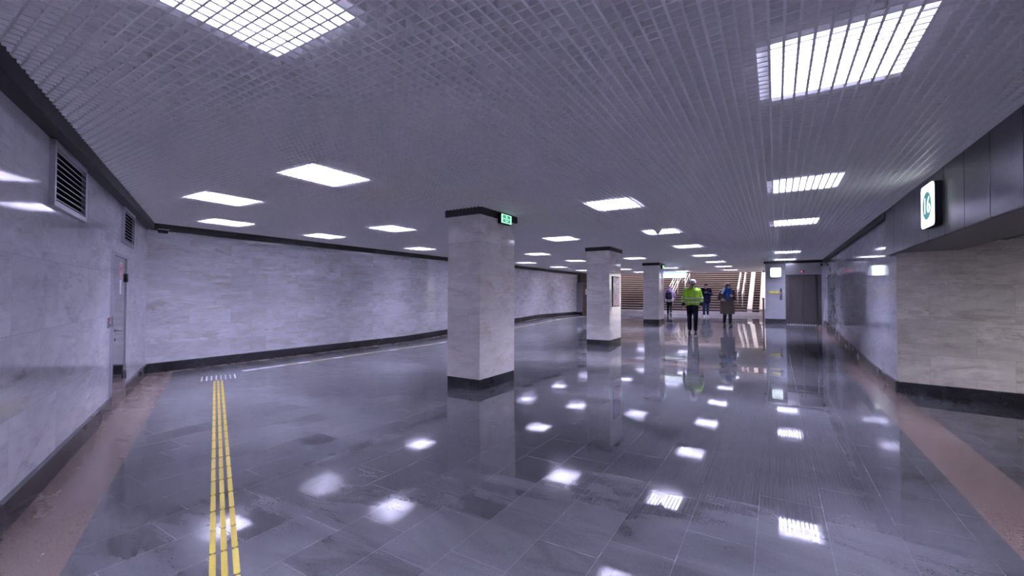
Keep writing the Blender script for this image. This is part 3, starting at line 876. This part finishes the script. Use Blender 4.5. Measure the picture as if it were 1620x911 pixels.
SKIN = simple('skin', (.42, .27, .21), .5, 0, .4, .08, 30)
def body(parent, J, voxel=.0065):
    """one continuous skin surface. J: joints in local metres, facing -y"""
    m = MB()
    hc = Vector(J['head']); t = J.get('look', Vector((0, -1, 0)))
    f = Vector(t).normalized(); r = f.cross(Vector((0, 0, 1))).normalized(); u = r.cross(f)
    def H(a, b, c): return hc + r * a + f * b + u * c
    m.ball(H(0, -.008, .022), .088, (.86, 1.02, 1.0)); m.ball(H(0, .012, -.035), .07, (.88, 1.0, 1.15))
    m.cap(H(0, .055, -.085), .026, H(0, .04, -.09), .034)           # chin
    m.cap(H(-.03, .02, -.06), .033, H(.03, .02, -.06), .033)        # jaw
    m.cap(H(0, .083, .015), .010, H(0, .101, -.022), .0135)         # nose
    m.cap(H(-.012, .088, -.024), .008, H(.012, .088, -.024), .008)
    m.cap(H(-.035, .073, .026), .012, H(.035, .073, .026), .012)    # brow
    m.cap(H(-.022, .080, -.052), .007, H(.022, .080, -.052), .007)  # lips
    for s in (-1, 1): m.cap(H(s * .080, -.008, .018), .013, H(s * .078, -.002, -.02), .010)
    m.cap(J['neck'], .056, H(0, -.015, -.07), .052)
    ch, pv = Vector(J['chest']), Vector(J['pelvis'])
    m.cap(ch + Vector((-.09, 0, .04)), .095, ch + Vector((.09, 0, .04)), .095)
    m.cap(ch, .11, Vector(J['neck']), .058)
    m.cap(ch + Vector((-.06, 0, 0)), .10, pv + Vector((-.05, 0, 0)), .10); m.cap(ch + Vector((.06, 0, 0)), .10, pv + Vector((.05, 0, 0)), .10)
    for s in 'lr':
        sh, el, wr = (Vector(J[k + s]) for k in ('sh', 'el', 'wr'))
        m.cap(ch + (sh - ch) * .6, .06, sh, .056); m.cap(sh, .050, el, .037); m.cap(el, .038, wr, .025)
        d = (wr - el).normalized(); hd = Vector(J.get('hd' + s, d))
        side = Vector(J.get('th' + s, (0, -1, 0))); side = (side - hd * side.dot(hd)).normalized()
        pn_ = Vector(J.get('pn' + s, ((.9 if s == 'r' else -.9), .2, 0)))
        hand(m, wr, hd, side, pn_, J.get('curl', .5))
        hp, kn, an = (Vector(J[k + s]) for k in ('hp', 'kn', 'an'))
        m.cap(pv, .10, hp, .088); m.cap(hp, .086, kn, .054); m.cap(kn, .055, kn + (an - kn) * .35, .052); m.cap(kn + (an - kn) * .3, .052, an, .034)
        tz = Vector(J['tz' + s]); m.cap(an + Vector((0, 0, -.02)), .034, tz, .026)
    b = remesh('body', m, voxel, SKIN, parent, 2)
    m_e = simple('eye_dark', (.03, .02, .02), .2)
    for s in (-1, 1): MB().ball(H(s * .031, .076, .004), .0105, (1, .7, .8), 10).build('eye', m_e, b, True)
    MB().cap(H(-.022, .0865, -.052), .0035, H(.022, .0865, -.052), .0035, 8).build('mouth', simple('lip', (.30, .13, .12), .5), b, True)
    return b, H
def legs(J, r=1.0, top=.105, waist=None):
    m = MB(); pv = Vector(J['pelvis'])
    m.cap(pv + Vector((-.065, 0, .06)), .105 * r, pv + Vector((.065, 0, .06)), .105 * r)
    for s in 'lr':
        hp, kn, an = (Vector(J[k + s]) for k in ('hp', 'kn', 'an'))
        m.cap(pv, .112 * r, hp, .104 * r); m.cap(hp, .102 * r, kn, .074 * r); m.cap(kn, .074 * r, an + Vector((0, 0, .02)), .060 * r)
    return m
def shoes(J, mat, sole, parent, rr=1.):
    for s in 'lr':
        an, tz = Vector(J['an' + s]), Vector(J['tz' + s]); d = (tz - an); d.z = 0; d.normalize()
        heel = Vector((an.x, an.y, min(an.z, tz.z + .06))) - d * .04; zt = tz.z
        m = MB(); m.cap(heel + Vector((0, 0, -.015)), .046 * rr, tz + Vector((0, 0, .008)), .042 * rr); m.cap(an + Vector((0, 0, .03)), .052 * rr, heel, .048 * rr)
        m.cap(tz - d * .05, .046 * rr, tz + d * .03, .038 * rr)
        sh = remesh('shoe', m, .009, mat, parent, 2)
        k = MB(); z0 = min((v.co.z for v in sh.data.vertices))
        pts = []
        side = Vector((-d.y, d.x, 0))
        for q in range(16):
            a = 2 * PI * q / 16
            c_ = (heel * .45 + tz * .55); p = c_ + d * math.cos(a) * ((tz - heel).length * .5 + .055) + side * math.sin(a) * .047
            pts.append((p.x, p.y))
        k.prism(pts, z0 - .006, z0 + .016).build('sole', sole, sh)

def person(name, x, y, facing, scale, label):
    t = empty(name, (x, y, zf(x, y)), facing); t.scale = (scale,) * 3
    return tag(t, label, 'person')
def face_cam(x, y, turn=0.):
    """rotation so local -y looks to the camera"""
    return math.atan2(-x, y) + turn if False else math.atan2(x, -y) * 0 + (math.atan2(0 - y, 0 - x) + PI / 2) + turn

NAVY = simple('cloth_navy', (.0035, .0038, .0070), .85, 0, .06, .2, 20)
BLACKC = simple('cloth_black', (.0022, .0022, .0030), .9, 0, .05, .2, 20)
HIVIS = simple('cloth_hivis', (.21, .42, .010), .7, 0, .3, .08, 14)
REFL = simple('cloth_reflective', (.52, .55, .48), .35, .3, .5, .08, 30)
BOOT = simple('leather_black', (.003, .003, .0035), .55, 0, .2)
SOLE = simple('rubber_dark', (.015, .015, .016), .7)
SOLEW = simple('rubber_white', (.62, .62, .65), .6)

# --- worker in hi-vis, walking to the camera
wx, wy = -2.36, 15.28
W = person('person', wx, wy, face_cam(wx, wy), 1.0, 'person in white helmet and yellow high-visibility jacket walking towards the camera')
J = dict(head=(0, -.02, 1.635), neck=(0, 0, 1.49), chest=(0, 0, 1.31), pelvis=(0, 0, .97),
         shl=(.19, 0, 1.43), ell=(.265, .02, 1.16), wrl=(.275, -.04, .92), shr=(-.19, 0, 1.43), elr=(-.27, .03, 1.16), wrr=(-.285, -.03, .92),
         hpl=(.09, 0, .90), knl=(.095, -.06, .51), anl=(.09, -.05, .10), tzl=(.10, -.19, .035), hpr=(-.09, 0, .90), knr=(-.09, -.01, .50), anr=(-.085, .09, .11), tzr=(-.10, -.05, .035))
b, H = body(W, J)
tr = remesh('trousers', legs(J, 1.0), .012, NAVY, W)
m = MB(); ch = Vector(J['chest'])
m.cap((-.10, 0, 1.37), .128, (.10, 0, 1.37), .128); m.cap((-.105, 0, 1.2), .128, (.105, 0, 1.2), .128); m.cap((-.095, 0, 1.02), .132, (.095, 0, 1.02), .132)
for q in range(9):
    zq = 1.06 + .04 * q; m.cap((-.1, 0, zq), .13, (.1, 0, zq), .13)
m.cap((0, 0, 1.40), .13, (0, 0, 1.475), .085)
for s in 'lr':
    sh, el, wr = (Vector(J[k + s]) for k in ('sh', 'el', 'wr'))
    m.cap(sh * .6 + Vector((0, 0, .575)), .080, sh + Vector((-sh.x * .06, 0, -.01)), .074); m.cap(sh, .074, el, .070); m.cap(el, .072, el + (wr - el) * .45, .066)
jk = remesh('jacket', m, .011, HIVIS, W)
for lo, hi in ((1.135, 1.185), (1.015, 1.065)):
    shell(jk, 'reflective_band', REFL, jk, lambda c, n, lo=lo, hi=hi: lo < c.z < hi and abs(c.x) < .235)
for s in (1, -1):
    for lo, hi in ((1.16, 1.20), (1.07, 1.11)):
        shell(jk, 'sleeve_band', REFL, jk, lambda c, n, lo=lo, hi=hi, s=s: lo < c.z < hi and c.x * s > .235)
shell(jk, 'zip', REFL, jk, lambda c, n: abs(c.x) < .009 and n.y < -.4 and 1.0 < c.z < 1.46, .003)
m = MB()
for s in 'lr':
    el, wr = Vector(J['el' + s]), Vector(J['wr' + s])
    cf = MB().cap(el + (wr - el) * .4, .054, wr - (wr - el) * .06, .045); remesh('cuff', cf, .011, NAVY, W)
m.cap((-.06, .01, 1.475), .062, (.06, .01, 1.475), .062); m.cap((-.11, .0, 1.455), .055, (.11, 0, 1.455), .055); m.cap((0, .05, 1.50), .06, (0, .03, 1.52), .06)
remesh('collar', m, .011, NAVY, W)
shoes(J, BOOT, SOLE, W)
hm = MB(); hm.lathe([(.113, .03), (.119, .034), (.119, .055), (.115, .09), (.098, .13), (.068, .158), (.03, .172), (.001, .175)], tuple(Vector(J['head']) + Vector((0, .004, -.005))), 28)
he = hm.build('helmet', simple('helmet_white', (.92, .92, .92), .3, 0, .5, .03), W, True); he.scale = (1, 1, 1)
pk = MB(); c0 = Vector(J['head'])
pk.prism([(c0.x + .112 * math.cos(a) * (1. if math.sin(a) > -.2 else 1.0), c0.y + .112 * math.sin(a) - (.035 if math.sin(a) < -.2 else 0)) for a in [2 * PI * k / 28 for k in range(28)]], c0.z + .022, c0.z + .03)
pk.build('peak', he.data.materials[0], he)
for k in range(-1, 2):
    MB().tube([(c0.x + .03 * k, c0.y - .085, c0.z + .128), (c0.x + .03 * k, c0.y + .0, c0.z + .168), (c0.x + .03 * k, c0.y + .085, c0.z + .13)], .006, 6).build('ridge', he.data.materials[0], he, True)
MB().box((c0.x - .024, c0.y - .124, c0.z + .06), (c0.x + .024, c0.y - .108, c0.z + .085), .003).build('emblem', BLACKC, he)

# --- person in navy parka, looking down at a phone
nx_, ny_ = -3.10, 24.3
Nn = person('person', nx_, ny_, face_cam(nx_, ny_), 1.0, 'person in dark navy parka, jeans and white trainers, hands raised to the chest')
J = dict(head=(0, -.06, 1.60), look=(0.05, -1, -.30), neck=(0, -.01, 1.47), chest=(0, 0, 1.30), pelvis=(0, 0, .96),
         shl=(.185, 0, 1.42), ell=(.25, -.02, 1.16), wrl=(.06, -.24, 1.25), shr=(-.185, 0, 1.42), elr=(-.25, -.02, 1.16), wrr=(-.06, -.22, 1.24),
         hdl=(-.7, -.5, .35), hdr=(.7, -.5, .35), thl=(0, -.2, 1), thr=(0, -.2, 1), pnl=(0, 1, .2), pnr=(0, 1, .2), curl=.9,
         hpl=(.09, 0, .90), knl=(.09, .02, .49), anl=(.085, .14, .12), tzl=(.09, .02, .05), hpr=(-.09, 0, .90), knr=(-.09, -.10, .52), anr=(-.09, -.14, .10), tzr=(-.10, -.28, .04))
b, H = body(Nn, J)
remesh('jeans', legs(J, .93), .012, simple('denim', (.014, .023, .060), .85, 0, .06, .2, 20), Nn)
m = MB()
m.cap((-.10, 0, 1.36), .13, (.10, 0, 1.36), .13); m.cap((-.095, 0, 1.2), .13, (.095, 0, 1.2), .13); m.cap((-.09, 0, 1.0), .135, (.09, 0, 1.0), .135); m.cap((-.10, 0, .80), .125, (.10, 0, .80), .125); m.cap((-.09, 0, 1.0), .135, (-.10, 0, .8), .125); m.cap((.09, 0, 1.0), .135, (.10, 0, .8), .125)
m.cap((0, 0, 1.2), .14, (0, 0, .85), .13)
for q in range(8):
    zq = .86 + .065 * q; m.cap((-.095, 0, zq), .132, (.095, 0, zq), .132)
for s in 'lr':
    sh, el, wr = (Vector(J[k + s]) for k in ('sh', 'el', 'wr'))
    m.cap(sh * .6 + Vector((0, 0, .57)), .084, sh + Vector((-sh.x * .06, 0, -.01)), .078); m.cap(sh, .078, el, .074); m.cap(el, .074, wr - (wr - el) * .08, .056)
M_PARKA = simple('cloth_parka', (.0020, .0030, .0085), .85, 0, .05, .25, 16)
pkx = remesh('parka', m, .012, M_PARKA, Nn)
shell(pkx, 'zip', BLACKC, pkx, lambda c, n: abs(c.x) < .009 and n.y < -.4 and .75 < c.z < 1.4, .003)
m = MB(); m.cap((-.07, .05, 1.46), .075, (.07, .05, 1.46), .075); m.cap((-.08, -.02, 1.44), .05, (.08, -.02, 1.44), .05); m.cap((0, .09, 1.42), .08, (0, .09, 1.50), .06)
remesh('hood', m, .012, BLACKC, Nn)
m = MB(); m.ball(H(0, -.022, .040), .094, (.94, 1.02, .95)); m.ball(H(0, -.045, -.01), .078, (1, .8, 1.1))
remesh('hair', m, .009, simple('hair_black', (.003, .0027, .0027), .5, 0, .2), Nn)
shoes(J, simple('trainer_white', (.62, .63, .68), .5), SOLEW, Nn)
ph = empty('smartphone', (0, 0, 0)); 
pw_ = Matrix.Translation((nx_, ny_, zf(nx_, ny_))) @ Matrix.Rotation(face_cam(nx_, ny_), 4, 'Z') @ Matrix.Translation((.0, -.315, 1.295)) @ Matrix.Rotation(-.6, 4, 'X')
ph.matrix_world = pw_
MB().box((-.037, -.005, -.075), (.037, .005, .075), .003).build('phone_body', M_BLACK, ph)
MB().box((-.033, .0049, -.07), (.033, .0058, .07)).build('screen', emit('phone_screen', (.5, .65, 1.), .8), ph)
tag(ph, 'small dark phone held by the person in the navy parka', 'phone')

# --- person in long olive coat with blue scarf
cx_, cy_ = -1.56, 18.05
Cc = person('person', cx_, cy_, face_cam(cx_, cy_, .25), 1.0, 'person in long olive brown coat with a big blue scarf')
J = dict(head=(.01, -.03, 1.47), look=(.15, -1, -.15), neck=(0, 0, 1.34), chest=(0, 0, 1.19), pelvis=(0, 0, .88),
         shl=(.175, 0, 1.29), ell=(.245, .03, 1.05), wrl=(.13, -.19, 1.10), shr=(-.175, 0, 1.29), elr=(-.27, -.01, 1.07), wrr=(-.20, -.19, .98),
         hdl=(-.7, -.5, .3), hdr=(.5, -.7, -.3), thl=(0, -.3, 1), thr=(0, -.3, 1), pnl=(0, 1, .2), pnr=(.3, 1, .2), curl=.9,
         hpl=(.085, 0, .82), knl=(.085, -.05, .46), anl=(.085, -.06, .10), tzl=(.095, -.19, .035), hpr=(-.085, 0, .82), knr=(-.085, .0, .45), anr=(-.085, .08, .11), tzr=(-.095, -.05, .035))
b, H = body(Cc, J)
remesh('trousers', legs(J, .92), .012, BLACKC, Cc)
OLIVE = simple('coat_olive', (.027, .022, .017), .9, 0, .05, .22, 12)
m = MB()
m.cap((-.09, 0, 1.24), .135, (.09, 0, 1.24), .135); m.cap((-.09, 0, 1.05), .14, (.09, 0, 1.05), .14); m.cap((-.1, 0, .85), .145, (.1, 0, .85), .145); m.cap((-.115, 0, .6), .14, (.115, 0, .6), .14); m.cap((-.12, 0, .47), .13, (.12, 0, .47), .13)
for sx in (-.11, 0, .11): m.cap((sx * .8, 0, 1.1), .14, (sx, 0, .5), .138)
for q in range(12):
    zq = .50 + .062 * q; m.cap((-.115 + .002 * q, 0, zq), .140, (.115 - .002 * q, 0, zq), .140)
for s in 'lr':
    sh, el, wr = (Vector(J[k + s]) for k in ('sh', 'el', 'wr'))
    m.cap(sh * .6 + Vector((0, 0, .52)), .086, sh + Vector((-sh.x * .06, 0, -.01)), .080); m.cap(sh, .084, el, .076); m.cap(el, .076, wr - (wr - el) * .35, .066)
ct = remesh('coat', m, .012, OLIVE, Cc)
# cut the hem flat
bmh = bmesh.new(); bmh.from_mesh(ct.data)
bmesh.ops.bisect_plane(bmh, geom=bmh.verts[:] + bmh.edges[:] + bmh.faces[:], plane_co=(0, 0, .45), plane_no=(0, 0, 1), clear_inner=True)
bmesh.ops.holes_fill(bmh, edges=[e for e in bmh.edges if e.is_boundary]); bmh.to_mesh(ct.data); bmh.free()
shell(ct, 'front_edge', simple('coat_edge', (.03, .026, .022), .9), ct, lambda c, n: -.005 < c.x < .012 and n.y < -.4 and .47 < c.z < 1.2, .004)
PALEFUR = simple('cuff_pale', (.52, .50, .54), .8, 0, .2, .3, 40)
for s in 'lr':
    el, wr = Vector(J['el' + s]), Vector(J['wr' + s])
    cf = MB().cap(el + (wr - el) * .45, .066, wr - (wr - el) * .12, .056); remesh('cuff', cf, .011, PALEFUR if s == 'r' else OLIVE, Cc)
BLUE = simple('scarf_blue', (.006, .036, .14), .85, 0, .06, .35, 9)
m = MB()
for k in range(14):
    a = 2 * PI * k / 14; a2 = 2 * PI * (k + 1) / 14
    m.cap((.12 * math.cos(a), .10 * math.sin(a), 1.335 + .015 * math.sin(a)), .055, (.12 * math.cos(a2), .10 * math.sin(a2), 1.335 + .015 * math.sin(a2)), .055, 8)
m.cap((-.06, -.12, 1.33), .062, (-.05, -.145, 1.06), .048); m.cap((.045, -.12, 1.33), .058, (.055, -.15, 1.14), .042); m.cap((-.07, -.125, 1.29), .052, (.07, -.125, 1.25), .05); m.cap((-.06, -.10, 1.385), .05, (.06, -.10, 1.375), .05)
for q in range(5):
    m.cap((-.085 + .02 * q, -.165, 1.065), .010, (-.087 + .02 * q, -.170, 1.0 - .006 * (q % 2)), .007, 8)
remesh('scarf', m, .009, BLUE, Cc, 1)
m = MB(); m.cap((-.13, -.08, 1.36), .05, (-.20, -.06, 1.24), .055); m.cap((-.12, -.06, 1.38), .05, (-.03, .06, 1.40), .05)
remesh('scarf_end', m, .011, simple('scarf_pale', (.40, .42, .50), .8, 0, .2, .3, 30), Cc)
m = MB(); m.ball(H(0, -.012, .040), .100, (.96, 1.02, .95)); m.cap(H(-.06, -.02, .0), .045, H(.06, -.02, .0), .045)
remesh('knit_cap', m, .010, simple('cap_brown', (.12, .060, .038), .9, 0, .2, .2, 40), Cc)
shoes(J, BOOT, SOLE, Cc)

# --- person in lavender jacket with backpack, seen from behind
lx, ly = -5.12, 25.3
Lp = person('person', lx, ly, face_cam(lx, ly, PI - .15), 1.0, 'person seen from behind in lavender jacket with dark backpack, by the stairs')
J = dict(head=(0, -.04, 1.52), neck=(0, 0, 1.39), chest=(0, 0, 1.23), pelvis=(0, 0, .91),
         shl=(.175, 0, 1.34), ell=(.25, .0, 1.10), wrl=(.22, -.16, .98), shr=(-.175, 0, 1.34), elr=(-.27, .0, 1.10), wrr=(-.26, -.14, .95),
         hpl=(.085, 0, .85), knl=(.085, -.05, .47), anl=(.085, -.03, .10), tzl=(.095, -.16, .035), hpr=(-.085, 0, .85), knr=(-.085, .0, .47), anr=(-.085, .10, .11), tzr=(-.095, -.03, .035))
b, H = body(Lp, J)
remesh('trousers', legs(J, .93), .012, BLACKC, Lp)
LAV = simple('cloth_lavender', (.24, .185, .29), .8, 0, .2, .12, 12)
m = MB()
m.cap((-.09, 0, 1.29), .13, (.09, 0, 1.29), .13); m.cap((-.09, 0, 1.12), .135, (.09, 0, 1.12), .135); m.cap((-.09, 0, .90), .14, (.09, 0, .90), .14); m.cap((0, 0, 1.2), .135, (0, 0, .88), .14)
for q in range(8):
    zq = .90 + .05 * q; m.cap((-.09, 0, zq), .137, (.09, 0, zq), .137)
for s in 'lr':
    sh, el, wr = (Vector(J[k + s]) for k in ('sh', 'el', 'wr'))
    m.cap(sh * .75 + Vector((0, 0, .33)), .086, sh, .083); m.cap(sh, .082, el, .074); m.cap(el, .074, wr - (wr - el) * .08, .056)
jl = remesh('jacket', m, .012, LAV, Lp)
shell(jl, 'pale_hem', simple('cloth_pale', (.60, .58, .63), .8, 0, .2, .1, 14), jl, lambda c, n: c.z < .99 and abs(c.x) < .24, .006)
m = MB(); m.ball(H(0, -.02, .03), .106, (.95, 1.05, 1.05)); m.cap((-.07, .04, 1.38), .07, (.07, .04, 1.38), .07); m.cap((0, .06, 1.44), .08, (0, .07, 1.35), .08)
remesh('hood', m, .011, simple('hood_purple', (.15, .09, .19), .85, 0, .2, .2, 14), Lp)
shoes(J, BOOT, SOLE, Lp)
bk = MB(); bk.cap((-.09, .20, 1.26), .085, (.09, .20, 1.26), .085); bk.cap((-.10, .21, 1.0), .09, (.10, .21, 1.0), .09)
for sx in (-.09, 0, .09): bk.cap((sx, .20, 1.26), .085, (sx, .21, 1.0), .095)
RB = empty('backpack', Lp.location, Lp.rotation_euler.z)
bb = remesh('bag', bk, .011, simple('cloth_bag', (.003, .0026, .007), .8, 0, .06, .2, 20), RB)
pc = MB(); pc.cap((-.06, .285, .99), .04, (.06, .285, .99), .04); pc.cap((-.06, .285, 1.08), .04, (.06, .285, 1.08), .04); remesh('front_pocket', pc, .011, simple('cloth_pocket', (.0045, .004, .009), .8, 0, .06), RB)
for s in (-1, 1):
    MB().tube([(s * .09, .18, 1.33), (s * .10, .09, 1.425), (s * .10, -.03, 1.425), (s * .11, -.135, 1.30), (s * .13, -.12, 1.08), (s * .15, .06, 1.0), (s * .11, .16, .98)], .017, 8).build('strap', BLACKC, RB, True)
MB().tube([(-.03, .2, 1.345), (-.03, .2, 1.375), (.03, .2, 1.375), (.03, .2, 1.345)], .008, 8).build('grab_loop', BLACKC, RB, True)
tag(RB, 'dark backpack worn by the person in the lavender jacket', 'backpack')
